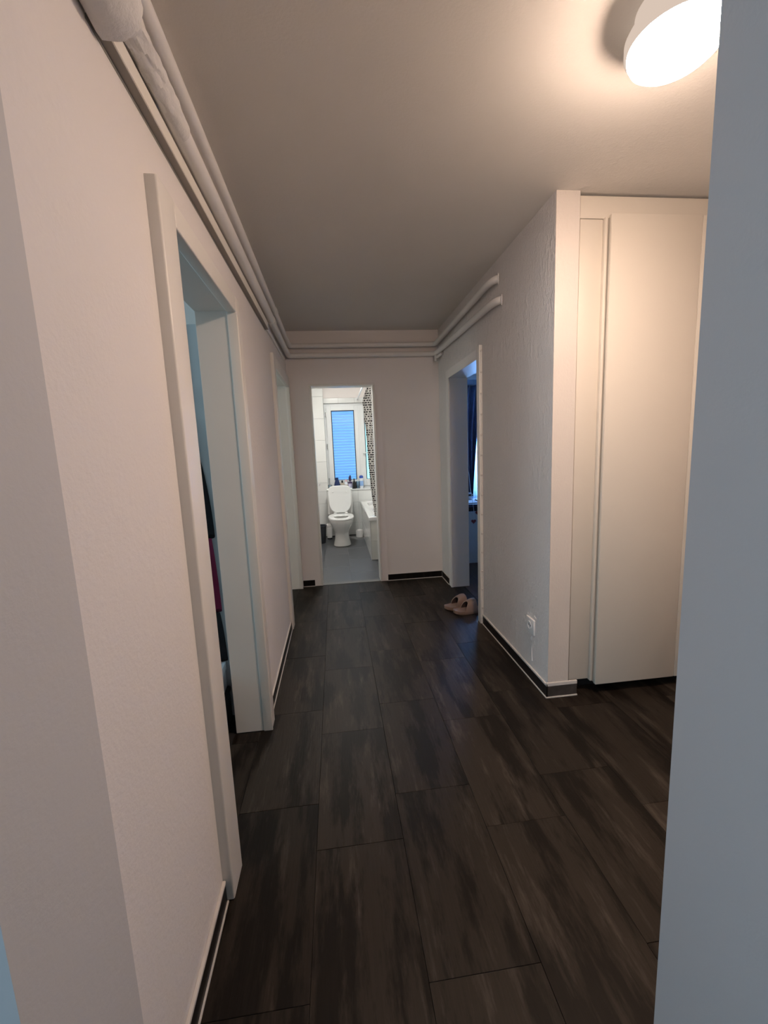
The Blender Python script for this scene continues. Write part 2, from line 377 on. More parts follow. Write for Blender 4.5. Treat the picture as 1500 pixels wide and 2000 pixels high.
# left room, kitchen (seen through the two left doors)
struct('wall_left_room', [(-3.1, -3.0, 0.645, 1.0, 0, H), (-3.1, -3.0, 2.2, 3.15, 0, H), (-3.1, -3.0, 4.05, 4.4, 0, H), (-3.1, -3.0, 3.15, 4.05, 0, 0.95), (-3.1, -3.0, 3.15, 4.05, 2.25, H), (-3.1, -3.0, 1.0, 2.2, 0, 0.9), (-3.1, -3.0, 1.0, 2.2, 2.2, H),
                           (-3.0, XLo, 2.85, 2.95, 0, H)], 'smooth')
struct('wall_kitchen', [(-3.0, -0.60, YB, YBo, 0, H)], 'smooth')
# right room and bathroom
struct('wall_partition', [(1.13, XRo, YBo, YE, 0, H)], 'smooth')
struct('wall_right_room', [(3.4, 3.5, 2.7, YE, 0, H), (XRo, 3.5, 2.62, 2.7, 0, H), (XRo, 2.2, YE, YE+0.2, 0, H), (3.3, 3.5, YE, YE+0.2, 0, H), (2.2, 3.3, YE, YE+0.2, 0, 0.55), (2.2, 3.3, YE, YE+0.2, 2.3, H)], 'smooth')
struct('wall_bathroom_left', [(-0.60, -0.50, YBo, YE, 0, H)], 'smooth')
wbb = struct('wall_bathroom_back', [(-0.60, -0.135, YE, YE+0.2, 0, H), (-0.135, 0.95, YE, YE+0.2, 0, 0.735), (-0.135, 0.95, YE+0.06, YE+0.2, 2.12, H), (0.95, 1.25, YE, YE+0.2, 0, H), ], 'wallgrout')
# room behind the camera
struct('wall_bedroom', [(-2.0, -1.9, -3.1, -2.7, 0, H), (-2.0, -1.9, -1.1, 0.432, 0, H), (-2.0, -1.9, -2.7, -1.1, 0, 0.85), (-2.0, -1.9, -2.7, -1.1, 2.25, H), (1.9, 2.0, -3.1, 0.432, 0, H), (-1.9, 1.9, -3.1, -3.0, 0, H)], 'grey')

# bathroom back wall tiles (25 x 33 cm), parts of the wall
TWb, THb, Z0 = 0.25, 0.337, 0.201
def wtile(x0, x1, z0, z1, y, mat='walltile', par=None):
    piece('wall_tile', (x0+x1)/2, y-0.003, (z0+z1)/2, x1-x0-0.003, 0.008, z1-z0-0.003, mat, par or wbb, 0.0012)
zs = [0.0]+[Z0+THb*k for k in range(7)]+[H]
xs = [-0.50+0.0]+[v for v in (-0.41+TWb*k for k in range(7)) if v > -0.5]+[1.13]
xs = sorted(xs)
for a, b in zip(zs[:-1], zs[1:]):
    if b > H: b = H
    if a < 0.735:
        for p, q in zip(xs[:-1], xs[1:]): wtile(p, q, a, min(b, 0.735), YE)
    if b > 0.735:
        wtile(-0.50, -0.41, max(a, 0.735), b, YE); wtile(-0.41, -0.135, max(a, 0.735), b, YE)
        wtile(0.95, 1.13, max(a, 0.735), b, YE)
for p, q in zip((-0.135, 0.099, 0.356, 0.61, 0.86), (0.099, 0.356, 0.61, 0.86, 0.95)): wtile(p, q, 2.122, 2.20, YE+0.06)
bm = BM(); box(bm, -0.135, 0.95, YE+0.05, YE+0.06, 2.20, H); obj('wall_panel', bm, 'smooth', wbb)
bm = BM(); box(bm, -0.133, 0.948, YE-0.02, YE+0.12, 0.735, 0.757, bev=0.004); obj('window_sill', bm, 'pvc', wbb)

# ------------------------------------------------------------------ skirting tiles with white caulk lines
def skirt(name, axis, fixed, side, a, b, mat='skirt', extra_top=0.012, topmat='caulk'):
    """axis 'y': runs along y on the wall face x=fixed; side = +1/-1 the way it stands out"""
    t = 0.009
    root = None
    def bx(u0, u1, d0, d1, z0, z1, bev=0):
        lo, hi = sorted((fixed+side*d0, fixed+side*d1))
        return (lo, hi, u0, u1, z0, z1) if axis == 'y' else (u0, u1, lo, hi, z0, z1)
    bm = BM(); box(bm, *bx(a, b, 0, t+0.004, 0.0, 0.006)); root = obj(name, bm, 'caulk', kind='structure')
    n = max(1, round((b-a)/0.6))
    for i in range(n):
        u0, u1 = a+(b-a)*i/n, a+(b-a)*(i+1)/n
        q = bx(u0+0.001, u1-0.001, 0, t, 0.006, 0.066)
        piece('skirting_tile', (q[0]+q[1])/2, (q[2]+q[3])/2, (q[4]+q[5])/2, q[1]-q[0], q[3]-q[2], q[5]-q[4], mat, root, 0.001)
    bm = BM(); box(bm, *bx(a, b, 0, t+0.001, 0.066, 0.066+extra_top), bev=0.002); obj('caulk_line', bm, topmat, root)
    return root
skirt('baseboard_left_1', 'y', XL, 1, 0.645, 1.172)
skirt('baseboard_left_2', 'y', XL, 1, 2.085, 3.205, extra_top=0.004)
skirt('baseboard_back_1', 'x', YB, -1, -0.395, -0.275, extra_top=0.004)
skirt('baseboard_back_2', 'x', YB, -1, 0.485, XR-0.01, extra_top=0.004)
skirt('baseboard_right_1', 'y', XR, -1, 3.985, YB-0.012, extra_top=0.004)
skirt('baseboard_right_2', 'y', XR, -1, YC-0.010, 3.0)
bs = skirt('baseboard_column', 'x', YC, -1, XR-0.010, 1.240, 'skirtworn', 0.020)

# ------------------------------------------------------------------ door frames (trim) and doors
def frame_left(n, ya, yb, h, cw, ca, cb, proud, lintel_top, lip):
    """casing on the hall face of the left wall with a small lip, and the lining inside the wall"""
    t = struct(n, [(XL, XL+0.003, ya-0.03, yb+0.02, h, lintel_top-0.02)], 'trim')
    x1 = XL+proud; yi = yb-0.018-lip
    for bb in ((XL-0.012, x1, ca, ya+0.018, 0, lintel_top), (XL-0.012, x1, yi, cb, 0, lintel_top), (XL-0.012, x1, ya+0.018, yi, h-0.028, lintel_top)):
        bm = BM(); box(bm, *bb, bev=0.006, seg=3); obj('casing', bm, 'trim', t, smooth=True)
    for bb in ((XLo+0.004, XL-0.001, ya, ya+0.018, 0, h), (XLo+0.004, XL-0.001, yb-0.018, yb, 0, h), (XLo+0.004, XL-0.001, ya+0.018, yb-0.018, h-0.02, h)):
        bm = BM(); box(bm, *bb, bev=0.002); obj('lining', bm, 'trim', t)
    bm = BM(); box(bm, XL-0.012, x1+0.002, yi-0.0005, yi+0.010, 0, h-0.03, bev=0.003, seg=3); obj('edge_bead', bm, 'trim', t, smooth=True)
    return t
frame_left('trim_1', D1a, D1b, D1h, 0.09, 1.175, 2.075, 0.030, 2.05, 0.006)
frame_left('trim_2', D2a, D2b, D2h, 0.07, 3.205, 4.262, 0.022, 2.085, 0.004)

# bathroom doorway in the back wall
t3 = struct('trim_3', [(-0.271, -0.213, YB-0.004, YB, 0, 2.068), (0.424, 0.482, YB-0.004, YB, 0, 2.068), (-0.213, 0.424, YB-0.004, YB, 2.018, 2.068)], 'smooth')
for bb in ((-0.213, -0.192, YB-0.012, YBo+0.01, 0, 2.0), (0.403, 0.424, YB-0.012, YBo+0.01, 0, 2.0), (-0.213, 0.424, YB-0.012, YBo+0.01, 1.998, 2.018)):
    bm = BM(); box(bm, *bb, bev=0.004, seg=3); obj('lining', bm, 'trim', t3, smooth=True)
for bb in ((-0.276, -0.271, YB-0.006, YB, 0, 2.072), (0.482, 0.486, YB-0.006, YB, 0, 2.072)):
    bm = BM(); box(bm, *bb); obj('frame_edge', bm, 'smooth', t3)

# right doorway: rounded plaster reveal at the far side, light casing with a row of studs at the near side
t4 = struct('trim_4', [(XR-0.006, XR, RDb, RDb+0.078, 0, RDh+0.07), (XR-0.006, XR, RDa, RDb, RDh, RDh+0.07)], 'smooth', bev=0.002)
bm = BM(); box(bm, XR-0.008, XRo+0.005, RDb-0.006, RDb, 0, RDh, bev=0.003); obj('lining', bm, 'trim', t4)
bm = BM(); tube(bm, [(XR+0.004, RDb+0.004, 0), (XR+0.004, RDb+0.004, RDh)], 0.013, 12); obj('rounded_edge', bm, 'trim', t4, smooth=True)
bm = BM(); box(bm, XR-0.008, XRo+0.005, RDa, RDb, RDh-0.006, RDh, bev=0.002); obj('lining', bm, 'trim', t4)
bm = BM(); box(bm, XR-0.022, XR, 3.012, RDa+0.004, 0, 2.072, bev=0.004, seg=3); cas = obj('casing', bm, 'trim', t4, smooth=True)
bm = BM(); tube(bm, [(XR-0.006, 3.009, 0.05), (XR-0.006, 3.009, 2.068)], 0.0055, 10); obj('bead', bm, 'trim', t4, smooth=True)
for i in range(14):
    z = 2.03-0.146*i
    bm = BM(); bmesh.ops.create_uvsphere(bm, u_segments=10, v_segments=6, radius=0.008)
    for v in bm.verts: v.co = Vector((XR-0.009+v.co.x, 3.006+v.co.y*0.8, z+v.co.z))
    obj('stud', bm, 'caulk', t4, smooth=True)

# opened door leaf of the first left room
def leaf_pt(u, w):   # u along the leaf from its hinge, w across it (towards the hall side is negative)
    a = math.radians(2); return (-0.580-u*math.cos(a)-w*math.sin(a), 2.130+u*math.sin(a)+w*math.cos(a))
def leaf_box(bm, u0, u1, w0, w1, z0, z1, bev=0.0):
    t = bmesh.new(); box(t, u0, u1, w0, w1, z0, z1, bev=bev)
    for v in t.verts:
        x, y = leaf_pt(v.co.x, v.co.y); v.co.x, v.co.y = x, y
    return merge(bm, t)
bm = BM(); leaf_box(bm, 0.0, 0.70, 0.0, 0.038, 0.012, 1.975, 0.003); d1 = obj('door_1', bm, 'leaf', kind='structure')
for z0, z1 in ((0.25, 0.95), (1.10, 1.80)):
    bm = BM(); leaf_box(bm, 0.10, 0.60, -0.006, 0.0, z0, z1, 0.003); obj('door_panel', bm, 'leaf', d1)
for z in (0.22, 1.0, 1.78):
    bm = BM(); x, y = leaf_pt(-0.004, -0.004); tube(bm, [(x, y, z-0.045), (x, y, z+0.045)], 0.008, 10); obj('hinge', bm, 'chrome', d1, smooth=True)
x, y = leaf_pt(0.62, -0.05)
bm = BM(); hx, hy = leaf_pt(0.64, 0.0); h2 = leaf_pt(0.64, -0.05); h3 = leaf_pt(0.52, -0.05)
tube(bm, [(hx, hy, 1.02), (h2[0], h2[1], 1.02), (h3[0], h3[1], 1.02)], 0.009, 10); obj('door_handle', bm, 'chrome', d1, smooth=True)

# things hanging on that leaf
hk = thing('over_door_hook', 'grey metal hook strap over the top of the open door leaf at left', 'hook', (*leaf_pt(0.10, -0.01), 1.84))
bm = BM(); leaf_box(bm, 0.070, 0.115, -0.004, -0.0005, 1.62, 1.981, 0.001); leaf_box(bm, 0.070, 0.115, -0.004, 0.042, 1.976, 1.98, 0.001); leaf_box(bm, 0.070, 0.115, 0.0385, 0.042, 1.90, 1.98, 0.001); obj('strap', bm, 'chrome', hk)
bm = BM(); c = [leaf_pt(0.092, w) for w in (-0.003, -0.03, -0.045, -0.045)]
tube(bm, [(c[0][0], c[0][1], 1.66), (c[1][0], c[1][1], 1.645), (c[2][0], c[2][1], 1.655), (c[3][0], c[3][1], 1.69)], 0.005, 8); obj('prong', bm, 'chrome', hk, smooth=True)
def garment(name, u0, u1, z0, z1, w, mat, label, cat, folds=5, depth=0.03, taper=0.25):
    bm = BM(); n, mm = 28, 14; rings = []
    for j in range(mm+1):
        s = j/mm; z = z1+(z0-z1)*s; k = 1-taper*(1-s)**2; um = u0+(u1-u0)*0.5; row = []
        for i in range(n):
            a = 2*math.pi*i/n; uu = um+math.cos(a)*(u1-u0)/2*k; th = 0.012+depth*s**0.5*0.5
            ww = w-th*math.sin(a)*(1 if math.sin(a) > 0 else 0.15)-0.006*math.sin(folds*math.pi*(uu-u0)/(u1-u0)*2+3*s)
            x, y = leaf_pt(uu, min(ww, -0.001)); row.append((x, y, z+0.012*math.sin(a*3)*s))
        rings.append(row)
    loft(bm, rings); return tag(obj(name, bm, mat, smooth=True), label, cat)
garment('black_jacket', 0.028, 0.34, 0.98, 1.66, -0.012, 'coat', 'black jacket hanging from the hook on the open door leaf at left', 'jacket', taper=0.7)
garment('magenta_scarf', 0.030, 0.30, 0.60, 0.972, -0.012, 'magenta', 'dark magenta cloth hanging below the black jacket behind the left door', 'cloth', taper=0.1)
garment('black_bag', 0.024, 0.32, 0.335, 0.592, -0.014, 'coat', 'black bag hanging below the magenta cloth behind the left door', 'bag', taper=0.1)
def on_leaf(name, u0, u1, w0, w1, z0, z1, mat, label, cat):
    bm = BM(); leaf_box(bm, u0, u1, w0, w1, z0, z1, 0.004); o = obj(name, bm, mat); tag(o, label, cat); return o
cr = on_leaf('black_crate', 0.03, 0.33, -0.22, -0.012, 0.0, 0.19, 'black', 'black crate on the floor beside the open door leaf', 'crate')
bm = BM(); leaf_box(bm, 0.025, 0.335, -0.225, -0.008, 0.165, 0.185, 0.003); obj('rim', bm, 'black', cr)
ct = on_leaf('white_carton', 0.04, 0.30, -0.20, -0.02, 0.191, 0.322, 'paper', 'white carton standing on the black crate behind the left door', 'carton')
bm = BM(); leaf_box(bm, 0.036, 0.304, -0.204, -0.016, 0.285, 0.326, 0.002); obj('lid', bm, 'paper', ct)

# ------------------------------------------------------------------ heating pipes and cable duct
px, pz_l, pz_u = -0.378, 2.278, 2.366
ru = 0.0235
yl = YB-0.04
up = thing('heating_pipe', 'upper white painted heating pipe running round the hall just below the ceiling', 'pipe', (-0.37, 2.5, 2.37), 'painted heating pipes under the ceiling')
pts = [(-0.372, 0.65, 2.372), (-0.372, yl-0.05, pz_u)]+arc((-0.372, yl, pz_u), (-0.372, yl-0.05, pz_u), (-0.322, yl, pz_u))[1:]
pts += [(XR-0.09, yl, pz_u)]+arc((XR-0.04, yl, pz_u), (XR-0.09, yl, pz_u), (XR-0.04, yl-0.05, pz_u))[1:]
pts += [(XR-0.04, 2.86, 2.385)]+arc((XR-0.04, 2.72, 2.387), (XR-0.04, 2.86, 2.385), (XR-0.0005, 2.70, 2.388), 8)[1:]
bm = BM(); tube(bm, pts, ru, 16); obj('pipe_run', bm, 'pipe', up, smooth=True)
bm = BM(); tube(bm, [(-0.372, 3.20, 2.3685), (-0.372, 3.26, 2.3685)], 0.028, 16); obj('pipe_sleeve', bm, 'pipe', up, smooth=True)
bm = BM(); tube(bm, [(XR-0.006, 2.702, 2.388), (XR-0.0005, 2.700, 2.388)], 0.032, 16); obj('wall_collar', bm, 'pipe', up, smooth=True)
lo = thing('heating_pipe', 'lower and thicker white painted heating pipe running round the hall above the doors', 'pipe', (-0.37, 2.5, 2.28), 'painted heating pipes under the ceiling')
pts = [(-0.382, 0.65, 2.272), (-0.382, yl-0.05, pz_l)]+arc((-0.382, yl, pz_l), (-0.382, yl-0.05, pz_l), (-0.332, yl, pz_l))[1:]
pts += [(XR-0.09, yl, pz_l)]+arc((XR-0.035, yl, pz_l), (XR-0.09, yl, pz_l), (XR-0.035, yl-0.05, pz_l))[1:]
pts += [(XR-0.035, 2.80, 2.252)]+arc((XR-0.035, 2.67, 2.248), (XR-0.035, 2.80, 2.252), (XR-0.0005, 2.645, 2.247), 8)[1:]
bm = BM(); tube(bm, pts, ru, 16); obj('pipe_run', bm, 'pipe', lo, smooth=True)
bm = BM(); tube(bm, [(-0.382, 0.65, 2.272), (-0.382, 3.05, 2.277), (-0.382, 3.10, 2.277)], [0.0275, 0.0275, 0.026], 18); obj('pipe_lagging', bm, 'pipe', lo, smooth=True)
bm = BM(); tube(bm, [(-0.382, 3.10, 2.277), (-0.382, 3.18, 2.277)], 0.030, 16); obj('pipe_sleeve', bm, 'pipe', lo, smooth=True)
bm = BM(); tube(bm, [(XR-0.006, 2.647, 2.247), (XR-0.0005, 2.645, 2.247)], 0.032, 16); obj('wall_collar', bm, 'pipe', lo, smooth=True)
# valve stub and the short drop in the far right corner
bm = BM(); tube(bm, [(XR-0.035, yl-0.02, pz_l-0.02), (XR-0.035, yl-0.02, 2.20)], 0.019, 12); tube(bm, [(XR-0.035, yl-0.02, 2.235), (XR-0.012, yl-0.16, 2.245)], 0.014, 12); obj('pipe_stub', bm, 'pipe', lo, smooth=True)
# lumpy foam over the near end of the lower pipe
bm = BM(); rings = []; n = 30
for j in range(34):
    y = 0.66+j*0.0218; big = max(0.0, min(1.0, (1.078-y)/0.075)); row = []
    tail = max(0.0, 1-(y-0.66)/0.72)
    for i in range(n):
        a = 2*math.pi*i/n
        lump = 0.006*math.sin(5*a+y*31)*math.sin(y*47+a)+0.004*math.sin(9*a-y*70)
        r = 0.0285+0.004*tail+lump*(0.35+0.65*tail)*(1 if j < 32 else 0.2)
        dx, dz = math.cos(a), math.sin(a)
        bs = big*big*(3-2*big); r += 0.060*bs*(0.5*(1-dz))**1.4*(1-0.25*dx)
        xx = -0.380+r*dx; xx = xx if xx > -0.402 else -0.402-0.012*(1-math.exp((xx+0.402)/0.012)); row.append((xx, y, 2.275+r*dz))
    rings.append(row)
loft(bm, rings); obj('foam_lagging', bm, 'foam', lo, smooth=True)
du = thing('cable_duct', 'cream rectangular cable duct on the left wall below the pipes', 'duct', (XL, 2.1, 2.23))
bm = BM(); box(bm, XL+0.0005, XL+0.0225, 0.97, 3.05, 2.198, 2.242, bev=0.0015); obj('duct_body', bm, 'duct', du)
bm = BM(); box(bm, XL+0.0225, XL+0.0235, 0.97, 3.05, 2.1995, 2.2405); obj('duct_cover', bm, 'duct', du)
bm = BM(); box(bm, XL+0.0003, XL+0.0222, 0.97, 3.05, 2.1955, 2.198); box(bm, XL+0.0003, XL+0.0015, 0.97, 3.05, 2.189, 2.1955); obj('duct_underside', bm, 'ductdark', du, label='dark grey underside')  # underside in a darker grey, with a thin strip below it on the wall
bm = BM(); box(bm, XL+0.0005, XL+0.010, 3.05, 4.1, 2.205, 2.235, bev=0.002); obj('thin_duct', bm, 'pipe', du)

# ------------------------------------------------------------------ ceiling lamp of the hall
LC = (0.975, 1.205)
lamp = thing('ceiling_lamp', 'round lit ceiling lamp at the upper right of the hall', 'lamp', (LC[0], LC[1], H))
bm = BM(); lathe(bm, [(0.1165, -0.088), (0.1215, -0.089), (0.1235, -0.086), (0.1235, -0.058), (0.118, -0.048), (0.104, -0.042), (0.100, -0.036), (0.100, -0.0005)], (*LC, H), 64, cap0=False); obj('lamp_rim', bm, 'lamprim', lamp, smooth=True)
bm = BM(); lathe(bm, [(0.100, -0.080), (0.1165, -0.087), (0.1155, -0.098), (0.110, -0.110), (0.098, -0.120), (0.075, -0.127), (0.045, -0.131), (0.015, -0.132)], (*LC, H), 64); obj('lamp_diffuser', bm, 'lampglow', lamp, smooth=True)

# ------------------------------------------------------------------ built-in cupboard right of the column
cb = thing('built_in_cupboard', 'cream built-in cupboard with a tall flat door beside the column', 'cupboard', (1.82, 2.3, 0.0))
bm = BM(); box(bm, 1.20, 2.44, 2.065, 2.60, 0.09, 2.495); obj('carcass', bm, 'cab', cb)
bm = BM(); box(bm, 1.245, 2.44, 2.09, 2.11, 0.0, 0.09); obj('plinth', bm, 'cabin', cb)
bm = BM(); box(bm, 1.2025, 2.44, 2.030, 2.065, 2.402, 2.500, bev=0.003); obj('top_rail', bm, 'cab', cb, smooth=True)
bm = BM(); box(bm, 1.2025, 1.318, 2.028, 2.065, 0.075, 2.399, bev=0.004); obj('stile', bm, 'cab', cb, smooth=True)
bm = BM(); box(bm, 1.318, 1.333, 2.012, 2.065, 0.068, 2.402, bev=0.004); obj('edge_moulding', bm, 'cab', cb, smooth=True)
bm = BM(); box(bm, 1.337, 1.800, 1.992, 2.012, 0.056, 2.408, bev=0.003); box(bm, 1.340, 1.797, 2.012, 2.030, 0.06, 2.40); obj('door', bm, 'cab', cb, smooth=True)
bm = BM(); box(bm, 1.803, 2.40, 1.992, 2.012, 0.056, 2.408, bev=0.003); box(bm, 1.806, 2.397, 2.012, 2.030, 0.06, 2.40); obj('door', bm, 'cab', cb, smooth=True)

# ------------------------------------------------------------------ socket, plaster marks on the right wall
so = thing('wall_socket', 'square white power socket low on the right wall', 'socket', (XR, 2.205, 0.331))
bm = BM(); box(bm, XR-0.012, XR-0.0002, 2.157, 2.253, 0.287, 0.377, bev=0.004, seg=3); obj('cover_plate', bm, 'sock', so, smooth=True)
bm = BM(); rings = []
for r, d in ((0.026, 0.013), (0.023, 0.0155), (0.019, 0.0155), (0.0185, 0.0125)):
    rings.append([(XR-d, 2.205+r*math.cos(2*math.pi*i/28), 0.332+r*math.sin(2*math.pi*i/28)) for i in range(28)])
loft(bm, rings); obj('socket_well', bm, 'sock', so, smooth=True)
for dy in (-0.0095, 0.0095):
    bm = BM(); rings = [[(XR-d, 2.205+dy+0.004*math.cos(2*math.pi*i/12), 0.334+0.007*math.sin(2*math.pi*i/12)) for i in range(12)] for d in (0.011, 0.0131)]
    loft(bm, rings); obj('pin_hole', bm, 'hole', so)
bm = BM()
tube(bm, [(XR, 2.206, 0.262), (XR-0.0015, 2.204, 0.250), (XR, 2.200, 0.240)], [0.0025, 0.004, 0.002], 8)
tube(bm, [(XR, 2.203, 0.205), (XR-0.001, 2.199, 0.180), (XR-0.001, 2.196, 0.150), (XR, 2.192, 0.120)], [0.0015, 0.0025, 0.003, 0.005], 8)
tube(bm, [(XR, 2.175, 0.400), (XR-0.001, 2.150, 0.392)], 0.002, 8)
obj('plaster_ridge', bm, 'wall', wr, smooth=True)

# ------------------------------------------------------------------ slippers
def slipper(loc, rot, label):
    t = thing('slipper', label, 'slipper', loc, 'beige slippers by the right doorway')
    def outline(k, z, n=44):
        o = []
        for i in range(n):
            a = 2*math.pi*i/n; u = math.cos(a); x = 0.13*math.copysign(abs(u)**0.85, u)
            w = 0.046+0.006*math.cos((x+0.06)/0.13*2.2); y = w*math.copysign(abs(math.sin(a))**0.75, math.sin(a))
            o.append((x*k, y*k, z+(0.010*max(0, (-x-0.07)/0.06)**2)))
        return o
    def add(nm, bm, mat):
        me = bpy.data.meshes.new(nm); bmesh.ops.recalc_face_normals(bm, faces=bm.faces[:])
        for f in bm.faces: f.smooth = True
        bm.to_mesh(me); bm.free(); me.materials.append(M_[mat]); me.set_sharp_from_angle(angle=math.radians(40))
        o = bpy.data.objects.new(nm, me); COL.objects.link(o); o.parent = t; return o
    bm = BM(); loft(bm, [outline(0.96, 0.0), outline(1.0, 0.004), outline(1.0, 0.018), outline(1.015, 0.026), outline(0.99, 0.031), outline(0.93, 0.0285), outline(0.5, 0.026)]); add('sole', bm, 'slip')
    def arch(off):
        rings = []
        for i in range(9):
            x = -0.058+0.108*i/8; s = i/8; hgt = 0.078+0.018*math.sin(min(1, s*1.05)*math.pi*0.62)
            sl = 0.036*(1-s)-0.006*s
            rings.append([(x+0.012+sl*math.sin(math.pi*j/16)**1.3, (0.0505-off)*math.copysign(abs(math.cos(math.pi*j/16))**0.8, math.cos(math.pi*j/16)), 0.020+(hgt-off)*math.sin(math.pi*j/16)**0.75) for j in range(17)])
        return rings
    A, B = arch(0), arch(0.007)
    bm = BM(); n = len(A); 
    va = [[bm.verts.new(p) for p in r] for r in A]; vb = [[bm.verts.new(p) for p in r] for r in B]
    for i in range(n-1):
        for j in range(16): bm.faces.new((va[i][j], va[i+1][j], va[i+1][j+1], va[i][j+1]))
    for r in (0, n-1):
        for j in range(16): bm.faces.new((va[r][j], va[r][j+1], vb[r][j+1], vb[r][j]))
    for j in (0, 16):
        for i in range(n-1): bm.faces.new((va[i][j], vb[i][j], vb[i+1][j], va[i+1][j]))
    add('strap', bm, 'slip')
    bm = BM(); v2 = [[bm.verts.new((p[0], p[1]*0.995, p[2]-0.0004)) for p in r] for r in B]
    for i in range(n-1):
        for j in range(16): bm.faces.new((v2[i][j], v2[i][j+1], v2[i+1][j+1], v2[i+1][j]))
    add('lining', bm, 'slipin')
    t.rotation_euler = (0, 0, rot); return t
slipper((1.029, 3.255, 0.0005), math.radians(7), 'beige slide slipper nearer the camera, half behind the door casing')
slipper((0.980, 3.372, 0.0005), math.radians(13), 'beige slide slipper lying farther back and more to the left of the pair')

# ------------------------------------------------------------------ bathroom: window and roller shutter
YW = YE+0.10
win = struct('window_1', [(-0.133, -0.085, YW, YW+0.07, 0.757, 2.12), (0.90, 0.948, YW, YW+0.07, 0.757, 2.12), (-0.085, 0.90, YW, YW+0.07, 0.757, 0.80), (-0.085, 0.90, YW, YW+0.07, 2.075, 2.12)], 'pvc')
def sash(x0, x1):
    z0, z1, w = 0.795, 2.085, 0.075
    bm = BM()
    for bb in ((x0, x0+w, z0, z1), (x1-w, x1, z0, z1), (x0+w, x1-w, z0, z0+w+0.03), (x0+w, x1-w, z1-w, z1)): box(bm, bb[0], bb[1], YW-0.018, YW+0.05, bb[2], bb[3], bev=0.004)
    s = obj('sash', bm, 'pvc', win)
    gx0, gx1, gz0, gz1 = x0+w, x1-w, z0+w+0.03, z1-w
    bm = BM()
    for bb in ((gx0, gx0+0.012, gz0, gz1), (gx1-0.012, gx1, gz0, gz1), (gx0, gx1, gz0, gz0+0.006), (gx0, gx1, gz1-0.012, gz1)): box(bm, bb[0], bb[1], YW-0.006, YW+0.004, bb[2], bb[3])
    obj('gasket', bm, 'gasket', s)
    bm = BM(); box(bm, gx0, gx1, YW+0.008, YW+0.014, gz0, gz1); obj('pane', bm, 'glass', s)
    return s
s1 = sash(-0.100, 0.418); s2 = sash(0.424, 0.915)
bm = BM(); box(bm, 0.405, 0.437, YW-0.024, YW-0.017, 0.80, 2.08, bev=0.003); obj('mullion_cover', bm, 'pvc', win)
bm = BM(); box(bm, 0.452, 0.478, YW-0.030, YW-0.019, 1.29, 1.36, bev=0.003); tube(bm, [(0.465, YW-0.028, 1.325), (0.465, YW-0.06, 1.325), (0.58, YW-0.06, 1.325)], 0.009, 10); obj('window_handle', bm, 'pvc', s2)
for z in (1.95, 1.45, 0.90):
    bm = BM(); tube(bm, [(-0.108, YW-0.022, z-0.04), (-0.108, YW-0.022, z+0.04)], 0.009, 10); obj('hinge', bm, 'chrome', win, smooth=True)
rs = thing('roller_shutter', 'closed roller shutter of pale blue slats behind the left window pane', 'shutter', (0.16, YE+0.214, 0.75))
for xx in (-0.165, 0.425):
    bm = BM(); box(bm, xx, xx+0.015, YE+0.2002, YE+0.226, 0.73, 2.28, bev=0.001); obj('guide_rail', bm, 'pvc', rs)
pz = 0.74
while pz < 2.25:
    bm = BM(); rings = []
    prof = [(0, 0), (-0.007, 0.008), (-0.009, 0.021), (-0.007, 0.034), (0, 0.042), (0.004, 0.042), (0.004, 0)]
    for xx in (-0.150, 0.425): rings.append([(xx, YE+0.214+a, pz+b) for a, b in prof])
    loft(bm, rings); obj('slat', bm, 'slat', rs); pz += 0.0445

# ------------------------------------------------------------------ bathroom: toilet
TX = 0.040
to = thing('toilet', 'white floor-standing toilet with its lid up below the bathroom window', 'toilet', (TX, 6.2, 0.002))
def egg(front, back, hw, z, cy=6.13, n=40, p=0.9):
    out = []
    for i in range(n):
        a = 2*math.pi*i/n; s = math.sin(a); c = math.cos(a)
        y = cy+(back-cy)*math.copysign(abs(s)**0.75, s) if s > 0 else cy+(cy-front)*s
        x = hw*math.copysign(abs(c)**(p if s <= 0 else 0.7), c); out.append((TX+x, y, z))
    return out
bm = BM()
loft(bm, [egg(5.985, 6.42, 0.124, 0.002), egg(5.975, 6.425, 0.128, 0.010), egg(5.985, 6.42, 0.122, 0.040), egg(6.000, 6.41, 0.106, 0.10), egg(5.995, 6.42, 0.098, 0.17), egg(5.975, 6.44, 0.102, 0.21), egg(5.915, 6.46, 0.130, 0.265),
          egg(5.866, 6.46, 0.158, 0.325), egg(5.850, 6.46, 0.170, 0.352), egg(5.846, 6.46, 0.176, 0.360), egg(5.835, 6.46, 0.182, 0.400), egg(5.842, 6.455, 0.178, 0.404), egg(5.895, 6.30, 0.118, 0.404), egg(5.91, 6.28, 0.105, 0.36), egg(5.98, 6.22, 0.06, 0.24)])
obj('bowl', bm, 'ceramic', to, smooth=True)
bm = BM(); loft(bm, [egg(5.835, 6.425, 0.184, 0.408), egg(5.828, 6.43, 0.188, 0.414), egg(5.835, 6.425, 0.184, 0.428), egg(5.85, 6.41, 0.170, 0.431), egg(5.915, 6.28, 0.112, 0.429), egg(5.925, 6.27, 0.104, 0.420), egg(5.93, 6.265, 0.104, 0.408)], cap0=False, cap1=False)
st = obj('seat', bm, 'seat', to, smooth=True)
bm = BM(); rings = []
def lidloop(k, dy):
    o = []; zc = 0.645; half = 0.208
    for i in range(48):
        a = 2*math.pi*i/48; c, s = math.cos(a), math.sin(a)
        zz = half*math.copysign(abs(s)**0.42, s)*k; w = 0.174+0.008*(zz/half); 
        if zz < -0.06: w -= 0.045*((-zz-0.06)/0.148)**1.5
        xx = w*math.copysign(abs(c)**0.45, c)*k
        o.append((TX+xx, 6.425+dy+0.10*(zz+half)*0.35, zc+zz))
    return o
